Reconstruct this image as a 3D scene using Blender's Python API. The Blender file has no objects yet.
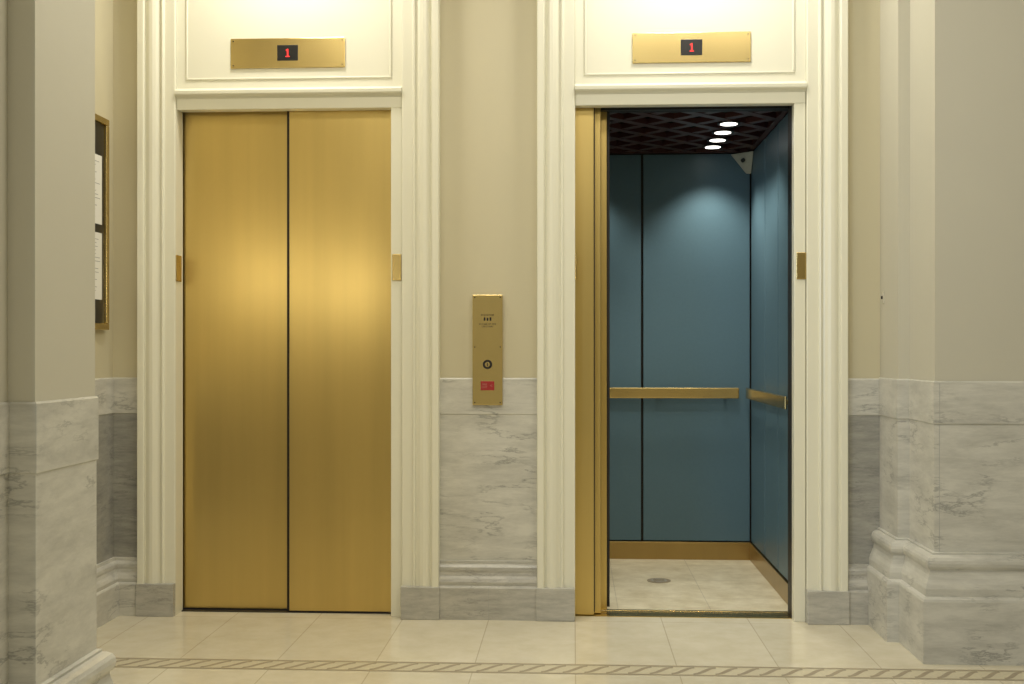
import bpy, bmesh, math, random
from mathutils import Vector, Matrix
random.seed(3)
scene = bpy.context.scene
try:
    scene.view_settings.view_transform = 'Standard'
    scene.view_settings.look = 'None'
except Exception:
    pass

# ------------------------------------------------------------ materials
def new_mat(name):
    m = bpy.data.materials.new(name); m.use_nodes = True
    nt = m.node_tree
    return m, nt, nt.nodes['Principled BSDF']

def simple(name, col, rough=0.5, metal=0.0, noise=0.0, nscale=6.0, bump=0.0, bscale=60.0, spec=None, stretch=(1,1,1)):
    m, nt, b = new_mat(name)
    b.inputs['Roughness'].default_value = rough
    b.inputs['Metallic'].default_value = metal
    if spec is not None: b.inputs['Specular IOR Level'].default_value = spec
    tc = nt.nodes.new('ShaderNodeTexCoord')
    mp = nt.nodes.new('ShaderNodeMapping'); mp.inputs['Scale'].default_value = stretch
    nt.links.new(tc.outputs['Object'], mp.inputs['Vector'])
    n = nt.nodes.new('ShaderNodeTexNoise'); n.inputs['Scale'].default_value = nscale
    n.inputs['Detail'].default_value = 5
    nt.links.new(mp.outputs[0], n.inputs['Vector'])
    mx = nt.nodes.new('ShaderNodeMix'); mx.data_type = 'RGBA'
    mx.inputs[6].default_value = (*[c*(1-noise) for c in col], 1)
    mx.inputs[7].default_value = (*[min(1, c*(1+noise)) for c in col], 1)
    nt.links.new(n.outputs['Fac'], mx.inputs[0])
    nt.links.new(mx.outputs[2], b.inputs['Base Color'])
    if bump > 0:
        n2 = nt.nodes.new('ShaderNodeTexNoise'); n2.inputs['Scale'].default_value = bscale
        nt.links.new(mp.outputs[0], n2.inputs['Vector'])
        bp = nt.nodes.new('ShaderNodeBump'); bp.inputs['Strength'].default_value = bump
        bp.inputs['Distance'].default_value = 0.002
        nt.links.new(n2.outputs['Fac'], bp.inputs['Height'])
        nt.links.new(bp.outputs[0], b.inputs['Normal'])
    return m

def marble(name, c_lo, c_hi, vein, rough=0.28, vscale=1.0, vamt=0.5):
    m, nt, b = new_mat(name)
    b.inputs['Roughness'].default_value = rough
    tc = nt.nodes.new('ShaderNodeTexCoord')
    mp = nt.nodes.new('ShaderNodeMapping'); mp.inputs['Rotation'].default_value = (0.6, 0.85, 0.4)
    mp.inputs['Scale'].default_value = (0.6, 0.8, 3.0)
    nt.links.new(tc.outputs['Object'], mp.inputs['Vector'])
    n = nt.nodes.new('ShaderNodeTexNoise'); n.inputs['Scale'].default_value = 5.5*vscale
    n.inputs['Detail'].default_value = 12; n.inputs['Roughness'].default_value = 0.75
    n.inputs['Distortion'].default_value = 0.2
    nt.links.new(mp.outputs[0], n.inputs['Vector'])
    cr = nt.nodes.new('ShaderNodeValToRGB')
    cr.color_ramp.elements[0].position = 0.32; cr.color_ramp.elements[0].color = (*c_lo, 1)
    cr.color_ramp.elements[1].position = 0.62; cr.color_ramp.elements[1].color = (*c_hi, 1)
    nt.links.new(n.outputs['Fac'], cr.inputs[0])
    n2 = nt.nodes.new('ShaderNodeTexNoise'); n2.inputs['Scale'].default_value = 3.4*vscale
    n2.inputs['Detail'].default_value = 10; n2.inputs['Roughness'].default_value = 0.66
    n2.inputs['Distortion'].default_value = 0.2
    nt.links.new(mp.outputs[0], n2.inputs['Vector'])
    s = nt.nodes.new('ShaderNodeMath'); s.operation = 'SUBTRACT'; s.inputs[1].default_value = 0.5
    nt.links.new(n2.outputs['Fac'], s.inputs[0])
    a = nt.nodes.new('ShaderNodeMath'); a.operation = 'ABSOLUTE'
    nt.links.new(s.outputs[0], a.inputs[0])
    mr = nt.nodes.new('ShaderNodeMapRange'); mr.inputs[1].default_value = 0.0; mr.inputs[2].default_value = 0.022
    mr.inputs[3].default_value = vamt; mr.inputs[4].default_value = 0.0
    nt.links.new(a.outputs[0], mr.inputs[0])
    n3 = nt.nodes.new('ShaderNodeTexNoise'); n3.inputs['Scale'].default_value = 5
    nt.links.new(tc.outputs['Object'], n3.inputs['Vector'])
    mr3 = nt.nodes.new('ShaderNodeMapRange'); mr3.inputs[1].default_value = 0.45; mr3.inputs[2].default_value = 0.62
    nt.links.new(n3.outputs['Fac'], mr3.inputs[0])
    mu = nt.nodes.new('ShaderNodeMath'); mu.operation = 'MULTIPLY'
    nt.links.new(mr.outputs[0], mu.inputs[0]); nt.links.new(mr3.outputs[0], mu.inputs[1])
    mx = nt.nodes.new('ShaderNodeMix'); mx.data_type = 'RGBA'
    mx.inputs[7].default_value = (*vein, 1)
    nt.links.new(mu.outputs[0], mx.inputs[0]); nt.links.new(cr.outputs[0], mx.inputs[6])
    nt.links.new(mx.outputs[2], b.inputs['Base Color'])
    return m

def tiles(name, col, mortar, w, h, ox, oy, rough=0.3, ms=0.004, var=0.06, lo=(0.80,0.77,0.70)):
    m, nt, b = new_mat(name)
    b.inputs['Roughness'].default_value = rough
    tc = nt.nodes.new('ShaderNodeTexCoord')
    mp = nt.nodes.new('ShaderNodeMapping'); mp.inputs['Location'].default_value = (ox, oy, 0)
    nt.links.new(tc.outputs['Object'], mp.inputs['Vector'])
    br = nt.nodes.new('ShaderNodeTexBrick'); br.offset = 0.0; br.squash = 1.0
    br.inputs['Scale'].default_value = 1.0
    br.inputs['Brick Width'].default_value = w; br.inputs['Row Height'].default_value = h
    br.inputs['Mortar Size'].default_value = ms; br.inputs['Mortar Smooth'].default_value = 0.2
    br.inputs['Color1'].default_value = (*col, 1)
    br.inputs['Color2'].default_value = (*[c*(1-var) for c in col], 1)
    br.inputs['Mortar'].default_value = (*mortar, 1)
    nt.links.new(mp.outputs[0], br.inputs['Vector'])
    n = nt.nodes.new('ShaderNodeTexNoise'); n.inputs['Scale'].default_value = 7; n.inputs['Detail'].default_value = 10
    n.inputs['Roughness'].default_value = 0.65
    nt.links.new(tc.outputs['Object'], n.inputs['Vector'])
    cr = nt.nodes.new('ShaderNodeValToRGB')
    cr.color_ramp.elements[0].position = 0.3; cr.color_ramp.elements[0].color = (*lo, 1)
    cr.color_ramp.elements[1].position = 0.65; cr.color_ramp.elements[1].color = (1, 1, 1, 1)
    nt.links.new(n.outputs['Fac'], cr.inputs[0])
    mx = nt.nodes.new('ShaderNodeMix'); mx.data_type = 'RGBA'; mx.blend_type = 'MULTIPLY'; mx.inputs[0].default_value = 1
    nt.links.new(br.outputs['Color'], mx.inputs[6]); nt.links.new(cr.outputs[0], mx.inputs[7])
    nt.links.new(mx.outputs[2], b.inputs['Base Color'])
    return m

def emis(name, col, st):
    m, nt, b = new_mat(name)
    b.inputs['Base Color'].default_value = (*[min(1, c) for c in col], 1)
    b.inputs['Emission Color'].default_value = (*col, 1)
    b.inputs['Emission Strength'].default_value = st
    return m

M_PAINT  = simple('wall_paint', (0.55, 0.50, 0.345), 0.5, noise=0.03, nscale=2, bump=0.08, bscale=90)
M_PAINT2 = simple('pier_paint', (0.54, 0.515, 0.42), 0.5, noise=0.03, nscale=2, bump=0.08, bscale=90)
M_TRIM   = simple('cream_enamel', (0.76, 0.74, 0.605), 0.28, noise=0.02, nscale=3)
M_MARB   = marble('marble_grey', (0.43, 0.42, 0.375), (0.62, 0.605, 0.54), (0.17, 0.17, 0.16), vamt=0.65)
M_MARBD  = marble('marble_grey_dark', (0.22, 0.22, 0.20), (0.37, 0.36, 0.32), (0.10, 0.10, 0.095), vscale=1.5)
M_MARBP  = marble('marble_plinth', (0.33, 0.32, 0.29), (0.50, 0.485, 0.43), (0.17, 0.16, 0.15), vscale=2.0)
M_FLOOR  = tiles('floor_marble_tiles', (0.68, 0.63, 0.49), (0.50, 0.45, 0.34), 0.405, 0.74, -0.01, 0.10, 0.13, 0.0025, lo=(0.88,0.86,0.81))
M_CFLOOR = tiles('cab_floor_tiles', (0.80, 0.73, 0.54), (0.60, 0.54, 0.40), 0.45, 0.45, -0.22, 0.02, 0.3, 0.0025, lo=(0.68,0.64,0.55))
M_CEIL   = simple('ceiling_paint', (0.6, 0.55, 0.42), 0.7, noise=0.02)
M_BLUE   = simple('blue_laminate', (0.084, 0.152, 0.190), 0.38, noise=0.06, nscale=60, spec=0.4)
M_DARK   = simple('dark_metal', (0.02, 0.016, 0.012), 0.5, metal=0.3)
M_LATT   = simple('bronze_lattice', (0.085, 0.035, 0.03), 0.4, metal=0.4)
M_BLACK  = simple('black_plastic', (0.01, 0.01, 0.01), 0.3)
M_WHITE  = simple('white_plastic', (0.40, 0.41, 0.34), 0.4)
M_PAPER  = simple('paper', (0.75, 0.74, 0.68), 0.7, noise=0.03)
M_INK    = simple('printed_ink', (0.35, 0.35, 0.34), 0.7)
M_ROPE   = simple('mosaic_brown', (0.30, 0.25, 0.17), 0.4, noise=0.25, nscale=90)
M_ROPEL  = simple('mosaic_cream', (0.55, 0.50, 0.36), 0.35, noise=0.15, nscale=90)
M_RED    = emis('led_red', (1.0, 0.03, 0.03), 0.9)
M_REDP   = simple('red_sign', (0.32, 0.015, 0.015), 0.4)
M_LAMP   = emis('lamp_glass', (1.0, 0.97, 0.88), 4.0)
M_GLOBE  = emis('added_globe_glow', (1.0, 0.93, 0.76), 15.0)  # glow of the added, unseen globes that put highlights on the brass doors
M_GLOBE2 = emis('added_globe_glow_bright', (1.0, 0.93, 0.76), 18.0)

def brass(name, col, rough, aniso=0.0, var=0.04):
    m, nt, b = new_mat(name)
    b.inputs['Metallic'].default_value = 1.0
    b.inputs['Anisotropic'].default_value = aniso
    tc = nt.nodes.new('ShaderNodeTexCoord')
    mp = nt.nodes.new('ShaderNodeMapping'); mp.inputs['Scale'].default_value = (9, 9, 0.35)
    nt.links.new(tc.outputs['Object'], mp.inputs['Vector'])
    n2 = nt.nodes.new('ShaderNodeTexNoise'); n2.inputs['Scale'].default_value = 1.0; n2.inputs['Detail'].default_value = 5
    nt.links.new(mp.outputs[0], n2.inputs['Vector'])
    mr = nt.nodes.new('ShaderNodeMapRange'); mr.inputs[1].default_value = 0.3; mr.inputs[2].default_value = 0.7
    nt.links.new(n2.outputs['Fac'], mr.inputs[0])
    mx = nt.nodes.new('ShaderNodeMix'); mx.data_type = 'RGBA'
    mx.inputs[6].default_value = (*[c*(1-var) for c in col], 1); mx.inputs[7].default_value = (*[min(1, c*(1+var)) for c in col], 1)
    nt.links.new(mr.outputs[0], mx.inputs[0]); nt.links.new(mx.outputs[2], b.inputs['Base Color'])
    b.inputs['Roughness'].default_value = rough
    return m
M_BRASS  = brass('brushed_brass_doors', (0.66, 0.495, 0.185), 0.30, var=0.06)
M_BRASS2 = brass('satin_brass', (0.64, 0.49, 0.21), 0.27)
M_BRASS4 = brass('bright_brass', (0.74, 0.58, 0.26), 0.22)
M_BRASS3 = brass('worn_kick_brass', (0.40, 0.28, 0.11), 0.28)

# ------------------------------------------------------------ mesh helpers
def finish(name, bm, mats, parent=None, bevel=0.0, smooth=False):
    me = bpy.data.meshes.new(name)
    bmesh.ops.recalc_face_normals(bm, faces=bm.faces)
    bm.to_mesh(me); bm.free()
    for m in (mats if isinstance(mats, (list, tuple)) else [mats]):
        me.materials.append(m)
    o = bpy.data.objects.new(name, me)
    scene.collection.objects.link(o)
    if smooth:
        for p in me.polygons: p.use_smooth = True
    if bevel > 0:
        md = o.modifiers.new('bevel', 'BEVEL'); md.width = bevel; md.segments = 2
        md.limit_method = 'ANGLE'; md.angle_limit = math.radians(40)
    if parent: o.parent = parent
    return o

def add_box(bm, x0, x1, y0, y1, z0, z1, mi=0):
    vs = [bm.verts.new((x, y, z)) for x in (x0, x1) for y in (y0, y1) for z in (z0, z1)]
    for f in ((0,1,3,2),(4,6,7,5),(0,4,5,1),(2,3,7,6),(0,2,6,4),(1,5,7,3)):
        fc = bm.faces.new([vs[i] for i in f]); fc.material_index = mi

def box(name, x0, x1, y0, y1, z0, z1, mat, parent=None, bevel=0.0):
    bm = bmesh.new(); add_box(bm, x0, x1, y0, y1, z0, z1)
    return finish(name, bm, mat, parent, bevel)

def boxes(name, lst, mat, parent=None, bevel=0.0):
    bm = bmesh.new()
    for b in lst: add_box(bm, *b)
    return finish(name, bm, mat, parent, bevel)

def add_prism(bm, pts, z0, z1, mi=0):
    lo = [bm.verts.new((x, y, z0)) for x, y in pts]
    hi = [bm.verts.new((x, y, z1)) for x, y in pts]
    n = len(pts)
    for i in range(n):
        j = (i+1) % n
        bm.faces.new((lo[i], lo[j], hi[j], hi[i])).material_index = mi
    bm.faces.new(lo).material_index = mi; bm.faces.new(hi).material_index = mi

def sweep_bm(bm, path, prof, mi=0, cap=False):
    n = len(path); cols = []
    def nrm(a, b):
        d = Vector((b[0]-a[0], b[1]-a[1])); d.normalize(); return Vector((d.y, -d.x))
    for i, p in enumerate(path):
        if i == 0: off = nrm(path[0], path[1])
        elif i == n-1: off = nrm(path[-2], path[-1])
        else:
            a = nrm(path[i-1], p); b = nrm(p, path[i+1]); off = (a+b)/(1+a.dot(b))
        cols.append([bm.verts.new((p[0]+off.x*o, p[1]+off.y*o, z)) for o, z in prof])
    for i in range(n-1):
        for k in range(len(prof)-1):
            bm.faces.new((cols[i][k], cols[i+1][k], cols[i+1][k+1], cols[i][k+1])).material_index = mi

def sweep(name, path, prof, mat, parent=None, bevel=0.0):
    bm = bmesh.new(); sweep_bm(bm, path, prof)
    return finish(name, bm, mat, parent, bevel)

def add_disc(bm, c, axis, r, h, seg=24, mi=0):
    rot = Vector((0,0,1)).rotation_difference(Vector(axis)).to_matrix().to_4x4()
    res = bmesh.ops.create_cone(bm, cap_ends=True, segments=seg, radius1=r, radius2=r, depth=h,
                                matrix=Matrix.Translation(c) @ rot)
    for v in res['verts']:
        for f in v.link_faces: f.material_index = mi

def empty(name, loc=(0,0,0)):
    e = bpy.data.objects.new(name, None); e.empty_display_size = 0.1
    scene.collection.objects.link(e); e.location = (0,0,0)
    return e

def text(name, s, size, loc, mat, parent, rot=(math.pi/2,0,0)):
    cu = bpy.data.curves.new(name, 'FONT'); cu.body = s; cu.size = size
    cu.align_x = 'CENTER'; cu.align_y = 'CENTER'; cu.extrude = 0.0004
    cu.materials.append(mat)
    o = bpy.data.objects.new(name, cu); scene.collection.objects.link(o)
    o.location = loc; o.rotation_euler = rot; o.parent = parent
    return o

H = 3.7
WY = -0.05
# ------------------------------------------------------------ room shell
bm = bmesh.new(); add_box(bm, -5, 5, -9, 0.0, -0.1, 0.0)
finish('floor', bm, M_FLOOR)
box('ceiling', -5, 5, -9, 0.0, H, H+0.1, M_CEIL)
box('wall_rear', -5, 5, -9.1, -9.0, 0, H, M_PAINT)
box('wall_right', 5.0, 5.1, -9, 0.0, 0, H, M_PAINT)
box('wall_left', -5.1, -5.0, -9, 0.0, 0, H, M_PAINT)
OZ = 2.415
L0, L1 = -1.895, -0.862
R0, R1 = 0.008, 1.028
boxes('wall_back', [
    (-2.6, L0-0.005, WY, -0.012, 0, H),
    (L1+0.055, R0-0.005, WY, -0.012, 0, H),
    (R1+0.055, 2.6, WY, -0.012, 0, H),
    (L0-0.005, L1+0.055, WY, -0.012, OZ+0.06, H),
    (R0-0.005, R1+0.055, WY, -0.012, OZ+0.06, H)], M_PAINT)

lp = [(-5.0,-2.95), (-1.382,-2.95), (-1.382,-2.74), (-1.314,-2.74), (-1.314,-2.385), (-2.21,-2.385)]
rp = [(1.425,-0.05), (1.425,-0.35), (1.476,-0.35), (1.476,-0.70), (5.0,-0.70)]
sweep('wall_pier_left', lp, [(0,0),(0,H)], M_PAINT2)
sweep('wall_recess_left', [(-2.21,-2.385), (-2.21,-0.05)], [(0,0),(0,H)], M_PAINT)
sweep('wall_pier_right', rp, [(0,0),(0,H)], M_PAINT2)

TALL = [(0.066,0),(0.066,0.250),(0.063,0.260),(0.056,0.267),(0.052,0.270),(0.052,0.300),(0.047,0.318),(0.039,0.335),
        (0.033,0.352),(0.030,0.368),(0.030,0.374),(0.036,0.378),(0.041,0.388),(0.043,0.400),(0.041,0.412),(0.035,0.423),
        (0.024,0.430),(0.014,0.433),(0.014,0.440),(0.003,0.443),
        (0.003,0.962),(0.007,0.966),(0.007,1.134),(0.004,1.139),(0.0,1.139)]
LOW  = [(0.050,0),(0.050,0.148),(0.046,0.155),(0.040,0.158),(0.041,0.175),(0.036,0.19),(0.029,0.202),
        (0.026,0.218),(0.028,0.228),(0.027,0.242),(0.020,0.252),(0.014,0.256),(0.013,0.27),(0.005,0.272),
        (0.005,0.960),(0.009,0.964),(0.009,1.128),(0.006,1.134),(0.0,1.134)]
def split(prof, z0, z1): return [p for p in prof if z0-1e-6 <= p[1] <= z1+1e-6]
def wains(name, path, prof, mlow, mband, mbase):
    bm = bmesh.new()
    zb = 0.443 if prof is TALL else 0.272
    zp = 0.962 if prof is TALL else 0.960
    sweep_bm(bm, path, split(prof, 0, zb), 0)
    sweep_bm(bm, path, split(prof, zb, zp), 1)
    sweep_bm(bm, path, split(prof, zp, 2), 2)
    return finish(name, bm, [mbase, mlow, mband])
wains('trim_wainscot_left_pier', lp, TALL, M_MARB, M_MARB, M_MARB)
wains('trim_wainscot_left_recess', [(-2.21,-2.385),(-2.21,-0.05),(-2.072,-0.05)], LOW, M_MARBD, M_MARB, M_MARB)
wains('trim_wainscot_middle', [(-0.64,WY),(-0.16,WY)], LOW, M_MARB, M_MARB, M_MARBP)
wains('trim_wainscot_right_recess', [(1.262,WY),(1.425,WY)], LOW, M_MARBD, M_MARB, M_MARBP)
wains('trim_wainscot_right_pier', rp, TALL, M_MARB, M_MARB, M_MARB)
boxes('trim_marble_joints', [(-0.396,-0.3945,-0.1008,-0.099,0.0,0.150), (1.492,1.4935,-0.7038,-0.700,0.445,0.960), (1.492,1.4935,-0.7078,-0.704,0.968,1.132)], M_INK)

# ------------------------------------------------------------ elevator surrounds
def casing_profile(xo, xi):
    s = 1 if xi > xo else -1; w = abs(xi-xo)
    f = [(0,-0.05),(0,-0.098),(0.02,-0.106),(0.17,-0.106),(0.19,-0.102),(0.20,-0.090),(0.23,-0.089),
         (0.27,-0.096),(0.34,-0.101),(0.42,-0.101),(0.50,-0.096),(0.56,-0.088),(0.60,-0.085),(0.63,-0.085),(0.64,-0.093),
         (0.67,-0.095),(0.70,-0.093),(0.72,-0.082),(0.98,-0.082),(1.0,-0.080)]
    pts = [(xo + s*w*a, y) for a, y in f]
    pts += [(xi, -0.012), (xo, -0.012)]
    return pts

def surround(x0, x1, xo_l, xo_r, idx):
    sw = 0.055
    root = empty('elevator_door_surround')
    bm = bmesh.new(); add_prism(bm, casing_profile(xo_l, x0), 0.154, H-0.02)
    finish('casing_left', bm, M_TRIM, root)
    bm = bmesh.new(); add_prism(bm, casing_profile(xo_r, x1+sw), 0.154, H-0.02)
    finish('casing_right', bm, M_TRIM, root)
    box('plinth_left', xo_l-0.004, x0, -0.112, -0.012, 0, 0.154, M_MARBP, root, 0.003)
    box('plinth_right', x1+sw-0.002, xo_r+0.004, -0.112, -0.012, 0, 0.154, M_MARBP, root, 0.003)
    boxes('jamb', [(x1, x1+sw-0.002, -0.062, -0.004, 0, OZ), (x0, x1+sw-0.002, -0.062, -0.004, OZ, OZ+0.06)], M_TRIM, root, 0.003)
    box('jamb_return_left', x0-0.004, x0+0.002, -0.08, 0.02, 0.0, OZ, M_TRIM, root)
    bm = bmesh.new()
    pr = [(-0.05,2.466),(-0.066,2.468),(-0.072,2.476),(-0.086,2.480),(-0.092,2.486),(-0.093,2.500),(-0.084,2.505),(-0.074,2.508),(-0.066,2.516),(-0.05,2.518)]
    a = [bm.verts.new((x0+0.001, y, z)) for y, z in pr]; b = [bm.verts.new((x1+sw-0.001, y, z)) for y, z in pr]
    for i in range(len(pr)):
        j = (i+1) % len(pr); bm.faces.new((a[i], a[j], b[j], b[i]))
    bm.faces.new(a); bm.faces.new(b)
    finish('head_moulding', bm, M_TRIM, root)
    box('transom_board', x0+0.001, x1+sw-0.001, -0.060, -0.0125, 2.476, H-0.02, M_TRIM, root)
    bx0, bx1, bz = x0+0.045, x1+sw-0.052, 2.556
    t = 0.010
    boxes('panel_bead', [(bx0, bx1, -0.065, -0.059, bz, bz+t), (bx0, bx0+t, -0.065, -0.059, bz+t, 3.3),
                         (bx1-t, bx1, -0.065, -0.059, bz+t, 3.3), (bx0, bx1, -0.065, -0.059, 3.3, 3.3+t)], M_TRIM, root, 0.003)
    return root
surround(L0, L1, -2.074, -0.629, 0)
surround(R0, R1, -0.168, 1.268, 1)

# ------------------------------------------------------------ floor indicators
def indicator(xc):
    r = empty('floor_indicator_panel')
    box('plate', xc-0.275, xc+0.275, -0.068, -0.060, 2.609, 2.751, M_BRASS4, r, 0.002)
    box('display', xc-0.050, xc+0.050, -0.0705, -0.067, 2.643, 2.717, M_BLACK, r, 0.001)
    boxes('digit', [(xc-0.002, xc+0.004, -0.0715, -0.070, 2.664, 2.698), (xc-0.008, xc-0.002, -0.0715, -0.070, 2.690, 2.694),
                    (xc-0.009, xc+0.011, -0.0715, -0.070, 2.660, 2.664)], M_RED, r)
    bm = bmesh.new()
    for sx in (-1, 1):
        for z in (2.622, 2.738):
            add_disc(bm, (xc+sx*0.262, -0.0685, z), (0,1,0), 0.003, 0.002, 10)
    finish('screws', bm, M_DARK, r)
indicator(-1.356); indicator(0.553)

# ------------------------------------------------------------ left elevator closed doors
d = empty('elevator_door')
zt = OZ+0.03
box('panel_left', L0-0.03, -1.376, 0.040, 0.072, 0.008, zt, M_BRASS, d, 0.003)
box('panel_right', -1.366, L1+0.03, 0.004, 0.034, 0.008, zt, M_BRASS, d, 0.003)
box('meeting_edge', -1.378, -1.3665, 0.008, 0.060, 0.008, zt, M_DARK, d)
box('sill', L0-0.02, L1+0.02, 0.0, 0.10, -0.02, 0.004, M_DARK, d)

# ------------------------------------------------------------ right elevator open
d2 = empty('elevator_door')
box('panel_front', -0.50, 0.100, 0.004, 0.034, 0.008, zt, M_BRASS, d2, 0.003)
box('panel_rear', -0.45, 0.134, 0.042, 0.072, 0.008, zt, M_BRASS, d2, 0.003)
box('car_door_panel', -0.40, 0.165, 0.118, 0.146, 0.008, zt, M_BRASS, d2, 0.003)
box('panel_edge_trim', 0.098, 0.104, 0.006, 0.034, 0.02, zt, M_DARK, d2)
box('safety_edge', 0.165, 0.178, 0.118, 0.150, 0.02, zt, M_DARK, d2, 0.002)
box('sill', R0-0.02, R1+0.03, 0.0, 0.108, -0.02, 0.003, M_BRASS2, d2)
boxes('sill_grooves', [(R0, R1+0.01, 0.055, 0.059, 0.002, 0.0035), (R0, R1+0.01, 0.104, 0.112, 0.0, 0.0035)], M_DARK, d2)
box('hoistway_jamb', R1+0.003, R1+0.08, -0.004, 0.112, 0, zt+0.1, M_DARK, d2)
box('hoistway_header', -0.45, R1+0.08, 0.078, 0.114, OZ+0.006, OZ+0.25, M_DARK, d2)

cab = empty('elevator_cab')
CX0, CX1, CY0, CY1, CZ = -0.42, 1.082, 0.155, 1.53, 2.455
box('cab_floor', CX0, CX1, 0.114, CY1, -0.03, 0.002, M_CFLOOR, cab)
box('cab_threshold', R0-0.02, CX1, 0.112, 0.135, 0.0, 0.006, M_BRASS2, cab, 0.002)
box('cab_front_return', 1.050, CX1+0.02, 0.116, 0.17, 0.0, CZ, M_DARK, cab)
box('cab_front_header', CX0, CX1, 0.150, 0.175, OZ+0.012, CZ+0.05, M_DARK, cab)
boxes('cab_shell', [(CX0-0.03, CX1+0.03, CY1+0.012, CY1+0.03, 0, CZ+0.25), (CX1+0.012, CX1+0.03, 0.17, CY1+0.012, 0, CZ+0.25),
                    (CX0-0.03, CX0-0.012, 0.17, CY1+0.012, 0, CZ+0.25), (CX0-0.03, CX1+0.03, 0.17, CY1+0.03, CZ+0.23, CZ+0.25)], M_DARK, cab)
g = 0.014
bl = []
seams = [CX0, -0.12, 0.418, 1.070]
for a, b in zip(seams[:-1], seams[1:]):
    bl.append((a+g/2, b-g/2, CY1-0.012, CY1+0.008, 0.115, CZ-0.008))
boxes('back_wall_panels', bl, M_BLUE, cab, 0.002)
sy = [0.175, 0.60, 1.01, 1.515]
boxes('right_wall_panels', [(CX1-0.012, CX1+0.008, a+g/2, b-g/2, 0.115, CZ-0.008) for a, b in zip(sy[:-1], sy[1:])], M_BLUE, cab, 0.002)
boxes('left_wall_panels', [(CX0-0.008, CX0+0.012, a+g/2, b-g/2, 0.115, CZ-0.008) for a, b in zip(sy[:-1], sy[1:])], M_BLUE, cab, 0.002)
boxes('kick_plates', [(CX0+0.012, CX1-0.012, CY1-0.020, CY1+0.006, 0.002, 0.108), (CX1-0.020, CX1+0.006, 0.172, CY1-0.022, 0.002, 0.108),
                      (CX0-0.006, CX0+0.020, 0.172, CY1-0.022, 0.002, 0.108)], M_BRASS3, cab, 0.002)
def rail(name, a, b, zc, axis):
    bm = bmesh.new()
    if axis == 'x':
        add_box(bm, a, b, CY1-0.062, CY1-0.050, zc-0.032, zc+0.032)
        for k in range(4):
            x = a+0.08+(b-a-0.16)*k/3
            add_disc(bm, (x, CY1-0.031, zc), (0,1,0), 0.012, 0.04, 16)
    else:
        add_box(bm, CX1-0.052, CX1-0.040, a, b, zc-0.032, zc+0.032)
        for k in range(4):
            y = a+0.08+(b-a-0.16)*k/3
            add_disc(bm, (CX1-0.026, y, zc), (1,0,0), 0.012, 0.03, 16)
    finish(name, bm, M_BRASS2, cab, 0.004)
rail('handrail_back', -0.33, 0.992, 1.008, 'x')
rail('handrail_right', 0.19, 1.46, 1.008, 'y')
bm = bmesh.new()
def slat(p, q, z0, z1, w=0.008):
    p = Vector(p); q = Vector(q); dd = (q-p).normalized(); nn = Vector((-dd.y, dd.x))*w/2
    add_prism(bm, [tuple(p+nn), tuple(q+nn), tuple(q-nn), tuple(p-nn)], z0, z1)
X0, X1, Y0, Y1 = CX0+0.01, CX1-0.01, 0.18, CY1-0.015
step = 0.26
def clip(c, s):
    pts = []
    for x in (X0, X1):
        y = s*x+c
        if Y0 <= y <= Y1: pts.append((x, y))
    for y in (Y0, Y1):
        x = (y-c)/s
        if X0 < x < X1: pts.append((x, y))
    return pts[:2] if len(pts) >= 2 else None
for k, s in enumerate((1, -1)):
    for i in range(-30, 40):
        p = clip(i*step, s)
        if p: slat(p[0], p[1], CZ+0.003*k, CZ+0.03, 0.05)
finish('ceiling_lattice', bm, M_LATT, cab)
boxes('ceiling_border', [(X0, X1, Y0-0.01, Y0+0.03, CZ-0.002, CZ+0.04), (X0, X1, Y1-0.03, Y1, CZ-0.002, CZ+0.04),
                         (X0, X0+0.03, Y0+0.03, Y1-0.03, CZ-0.002, CZ+0.04), (X1-0.03, X1, Y0+0.03, Y1-0.03, CZ-0.002, CZ+0.04)], M_LATT, cab)
for xx, ys in ((0.815, (0.60, 0.84, 1.07, 1.29)), (0.0, (0.62, 1.29))):
    for yy in ys:
        bm = bmesh.new(); add_disc(bm, (xx, yy, CZ+0.000), (0,0,1), 0.060, 0.012, 28, 0); add_disc(bm, (xx, yy, CZ-0.0065), (0,0,1), 0.044, 0.003, 28, 1)
        finish('downlight', bm, [M_DARK, M_LAMP], cab)
bm = bmesh.new(); add_disc(bm, (0.47, 0.86, 0.003), (0,0,1), 0.065, 0.003, 32, 0); add_disc(bm, (0.47, 0.86, 0.0045), (0,0,1), 0.045, 0.002, 32, 1)
for k in range(-3, 4):
    add_box(bm, 0.47-0.03, 0.47+0.03, 0.86+k*0.011-0.002, 0.86+k*0.011+0.002, 0.0055, 0.0062, 0)
finish('floor_medallion', bm, [M_ROPE, M_MARBD], cab)

cam_dev = empty('security_camera')
bm = bmesh.new()
zt_, zb_ = CZ-0.012, CZ-0.13
tv = [bm.verts.new(p) for p in ((1.066,1.512,zt_),(0.945,1.512,zt_),(1.066,1.391,zt_),(1.066,1.512,zb_),(1.040,1.512,zb_),(1.066,1.486,zb_))]
for f in ((0,1,2),(3,5,4),(0,3,4,1),(0,2,5,3),(1,4,5,2)): bm.faces.new([tv[i] for i in f])
finish('corner_housing', bm, M_WHITE, cam_dev, 0.004)
bm = bmesh.new(); add_disc(bm, (1.014, 1.460, CZ-0.056), (-1,-1,-0.7), 0.012, 0.014, 20)
finish('lens', bm, M_BLACK, cam_dev)

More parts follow.
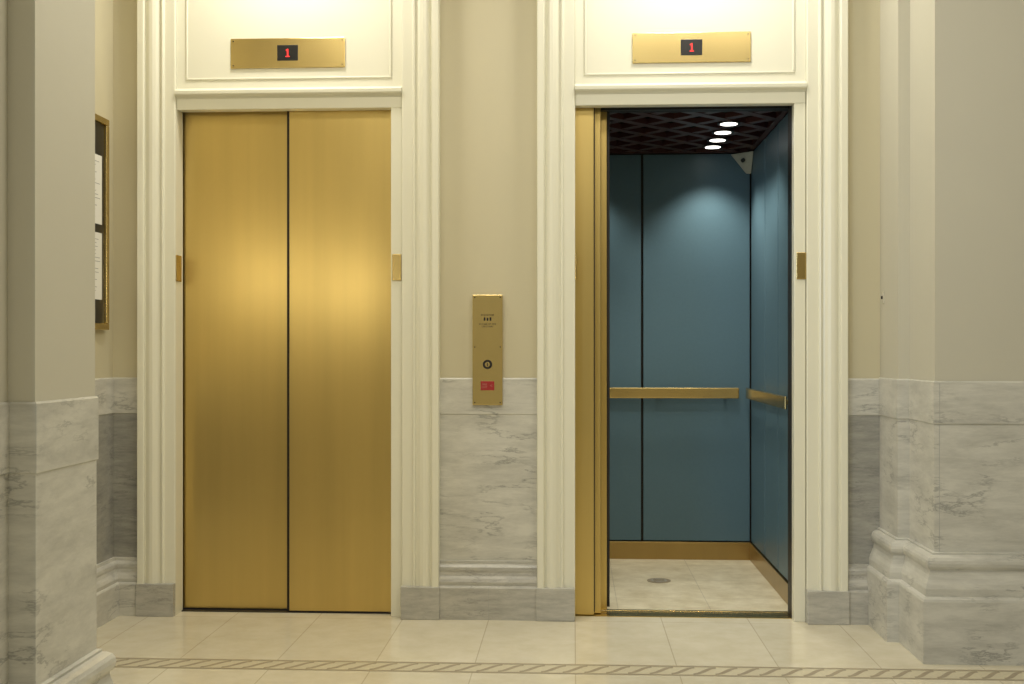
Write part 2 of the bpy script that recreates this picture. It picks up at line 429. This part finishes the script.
# ------------------------------------------------------------ call station
c = empty('call_button_panel')
box('back_box', -0.468, -0.336, -0.066, WY, 1.010, 1.522, M_BRASS2, c)
box('face', -0.473, -0.331, -0.072, -0.066, 1.006, 1.526, M_BRASS4, c, 0.002)
xc = -0.402
text('engraving_1', 'ELEVATOR', 0.013, (xc, -0.0725, 1.430), M_DARK, c)
text('engraving_2', 'IN CASE OF FIRE\nUSE STAIRS', 0.011, (xc, -0.0725, 1.382), M_DARK, c)
boxes('pictogram', [(xc-0.018, xc-0.010, -0.0728, -0.0718, 1.404, 1.420), (xc-0.004, xc+0.004, -0.0728, -0.0718, 1.404, 1.418), (xc+0.010, xc+0.018, -0.0728, -0.0718, 1.404, 1.420)], M_DARK, c)
bm = bmesh.new(); add_disc(bm, (xc, -0.0735, 1.198), (0,1,0), 0.022, 0.005, 28, 0); add_disc(bm, (xc, -0.077, 1.198), (0,1,0), 0.012, 0.006, 28, 1); add_box(bm, xc-0.002, xc+0.002, -0.0815, -0.079, 1.190, 1.206, 0)
finish('call_button', bm, [M_DARK, M_BRASS2], c)
box('fire_sign', xc-0.032, xc+0.032, -0.0745, -0.0715, 1.076, 1.119, M_REDP, c, 0.001)
M_PINK = simple('sign_lettering', (0.45, 0.2, 0.15), 0.5)
text('fire_sign_text', 'FIRE\nEXIT', 0.013, (xc-0.014, -0.0748, 1.097), M_PINK, c)
text('fire_sign_arrow', '<', 0.022, (xc+0.018, -0.0748, 1.097), M_PINK, c)
bm = bmesh.new()
for sx in (-1,1):
    for z in (1.018, 1.28, 1.514): add_disc(bm, (xc+sx*0.06, -0.0725, z), (0,1,0), 0.003, 0.002, 10)
finish('screws', bm, M_DARK, c)

def plate_r(x):
    p = empty('braille_floor_plate')
    box('plate', x, x+0.045, -0.068, -0.062, 1.595, 1.720, M_BRASS2, p, 0.002)
    text('numeral', '1', 0.04, (x+0.022, -0.0685, 1.675), M_BRASS2, p)
plate_r(L1+0.006); plate_r(R1+0.010)
def plate_l(x):
    p = empty('braille_floor_plate')
    box('plate', x+0.002, x+0.008, -0.082, -0.012, 1.595, 1.720, M_BRASS2, p, 0.002)
    text('numeral', '1', 0.04, (x+0.0085, -0.047, 1.675), M_BRASS2, p, (math.pi/2, 0, math.pi/2))
plate_l(L0); plate_l(R0)

# ------------------------------------------------------------ notice board
nb = empty('framed_notice_board')
bx = -2.21
ya, yb, za, zb = -0.80, -0.16, 1.36, 2.35
boxes('frame', [(bx, bx+0.028, ya, yb, za, za+0.03), (bx, bx+0.028, ya, yb, zb-0.03, zb),
                (bx, bx+0.028, ya, ya+0.03, za+0.03, zb-0.03), (bx, bx+0.028, yb-0.03, yb, za+0.03, zb-0.03)], M_BRASS2, nb, 0.004)
box('backing', bx, bx+0.012, ya+0.028, yb-0.028, za+0.028, zb-0.028, M_BLACK, nb)
pp = []; ink = []
for (y0, y1) in ((-0.49, -0.215), (-0.76, -0.52)):
    for (z0, z1) in ((1.50, 1.81), (1.85, 2.17)):
        pp.append((bx+0.0125, bx+0.0135, y0, y1, z0, z1))
        z = z1-0.03
        while z > z0+0.03:
            ink.append((bx+0.0136, bx+0.0140, y0+0.02, y1-0.02-random.random()*0.08, z-0.003, z)); z -= 0.017
boxes('papers', pp, M_PAPER, nb); boxes('print', ink, M_INK, nb)
boxes('heading', [(bx+0.0125, bx+0.0135, -0.66, -0.30, 2.22, 2.255)], M_WHITE, nb)

sw = empty('key_switch')
box('plate', 1.420, 1.425, -0.125, -0.100, 1.48, 1.535, M_PAINT2, sw, 0.001)
boxes('lever', [(1.413, 1.421, -0.116, -0.109, 1.500, 1.514)], M_DARK, sw, 0.001)

# ------------------------------------------------------------ unseen glowing globes added behind the left pier for the brass door highlights
def highlight_globe(x, z, mg):
    r = empty('added_highlight_globe')
    bm = bmesh.new()
    add_disc(bm, (x, -2.378, z-0.16), (0,1,0), 0.05, 0.014, 28)
    add_disc(bm, (x, -2.33, z-0.16), (0,1,0), 0.010, 0.09, 16)
    add_disc(bm, (x, -2.285, z-0.125), (0,0,1), 0.010, 0.09, 16)
    add_disc(bm, (x, -2.285, z-0.075), (0,0,1), 0.030, 0.02, 24)
    finish('bracket', bm, M_BRASS2, r)
    bm = bmesh.new()
    bmesh.ops.create_uvsphere(bm, u_segments=28, v_segments=16, radius=0.07, matrix=Matrix.Translation((x, -2.285, z)))
    finish('globe', bm, mg, r, smooth=True)
highlight_globe(-2.08, 1.74, M_GLOBE); highlight_globe(-1.47, 1.68, M_GLOBE2)

# ------------------------------------------------------------ mosaic floor border
bm = bmesh.new()
bx0, bx1 = -4.9, 4.9
yl, yh = -0.985, -0.845
def quad(pts, z, mi):
    f = bm.faces.new([bm.verts.new((x, y, z)) for x, y in pts]); f.material_index = mi
add_box(bm, bx0, bx1, yl, yh, 0.0, 0.0008, 0)
quad([(bx0,yl),(bx1,yl),(bx1,yl+0.016),(bx0,yl+0.016)], 0.0012, 1)
quad([(bx0,yh-0.016),(bx1,yh-0.016),(bx1,yh),(bx0,yh)], 0.0012, 1)
x = bx0+0.1; P = 0.085; ym = (yl+yh)/2; hh = 0.045
while x < bx1-0.15:
    n = 7; up = []; lo = []
    for i in range(n+1):
        t = i/n; px = x+P*1.15*t; py = ym-hh+2*hh*(t*t*(3-2*t))
        w = 0.014*math.sin(math.pi*min(max(t, 0.12), 0.88))+0.004
        up.append((px, py+w)); lo.append((px, py-w))
    for i in range(n):
        quad([lo[i], lo[i+1], up[i+1], up[i]], 0.0012, 1)
    x += P
finish('trim_mosaic_border', bm, [M_ROPEL, M_ROPE])

# ------------------------------------------------------------ lights
def area(name, loc, tgt, sx, sy, pw, col, shape='RECTANGLE', spread=None):
    L = bpy.data.lights.new(name, 'AREA'); L.shape = shape; L.size = sx; L.size_y = sy; L.energy = pw; L.color = col
    if spread: L.spread = spread
    o = bpy.data.objects.new(name, L); scene.collection.objects.link(o); o.location = loc
    dv = Vector(tgt)-Vector(loc); o.rotation_euler = dv.to_track_quat('-Z', 'Y').to_euler()
    return o
warm = (1.0, 0.94, 0.80)
area('hall_ceiling_lamp', (0.1,-2.3,3.66), (0.1,-2.3,0), 3.5, 0.8, 70, warm)
area('hall_ceiling_lamp', (0,-6.5,3.66), (0,-6.5,0), 3.5, 1.6, 52, warm)
for xx in (-1.35, 0.55):
    area('elevator_downlight', (xx,-0.42,3.55), (xx,-0.25,0), 0.22, 0.22, 17, (1.0, 0.96, 0.86), 'DISK')
area('window_daylight', (-3.4,-7.5,2.0), (-1.4,-2.7,1.4), 1.4, 2.2, 88, (0.62,0.78,1.0))
def spot(loc, tgt, pw, ang, col):
    L = bpy.data.lights.new('cab_downlight', 'SPOT'); L.energy = pw; L.spot_size = math.radians(ang); L.spot_blend = 0.7
    L.color = col; L.shadow_soft_size = 0.04
    o = bpy.data.objects.new('cab_downlight', L); scene.collection.objects.link(o); o.location = loc
    dv = Vector(tgt)-Vector(loc); o.rotation_euler = dv.to_track_quat('-Z', 'Y').to_euler()
cw = (1.0, 0.94, 0.82)
for yy, e in ((0.60, 18), (0.84, 14), (1.07, 14), (1.29, 26)):
    spot((0.815, yy, CZ-0.03), (0.80, yy+0.01, 0), e, 105, cw)
for yy in (0.62, 1.29):
    spot((0.0, yy, CZ-0.03), (0.0, yy+0.01, 0), 22, 105, cw)

w = bpy.data.worlds.new('world'); scene.world = w; w.use_nodes = True
w.node_tree.nodes['Background'].inputs[0].default_value = (0.9, 0.92, 1.0, 1)
w.node_tree.nodes['Background'].inputs[1].default_value = 0.15

# ------------------------------------------------------------ camera
cd = bpy.data.cameras.new('camera'); co = bpy.data.objects.new('camera', cd); scene.collection.objects.link(co)
co.location = (0, -5.5, 1.266)
co.rotation_euler = (math.radians(90), 0, math.radians(3.02))
cd.sensor_width = 36; cd.lens = 1155/1024*36; cd.shift_y = 8/1024
cd.clip_start = 0.05
scene.camera = co
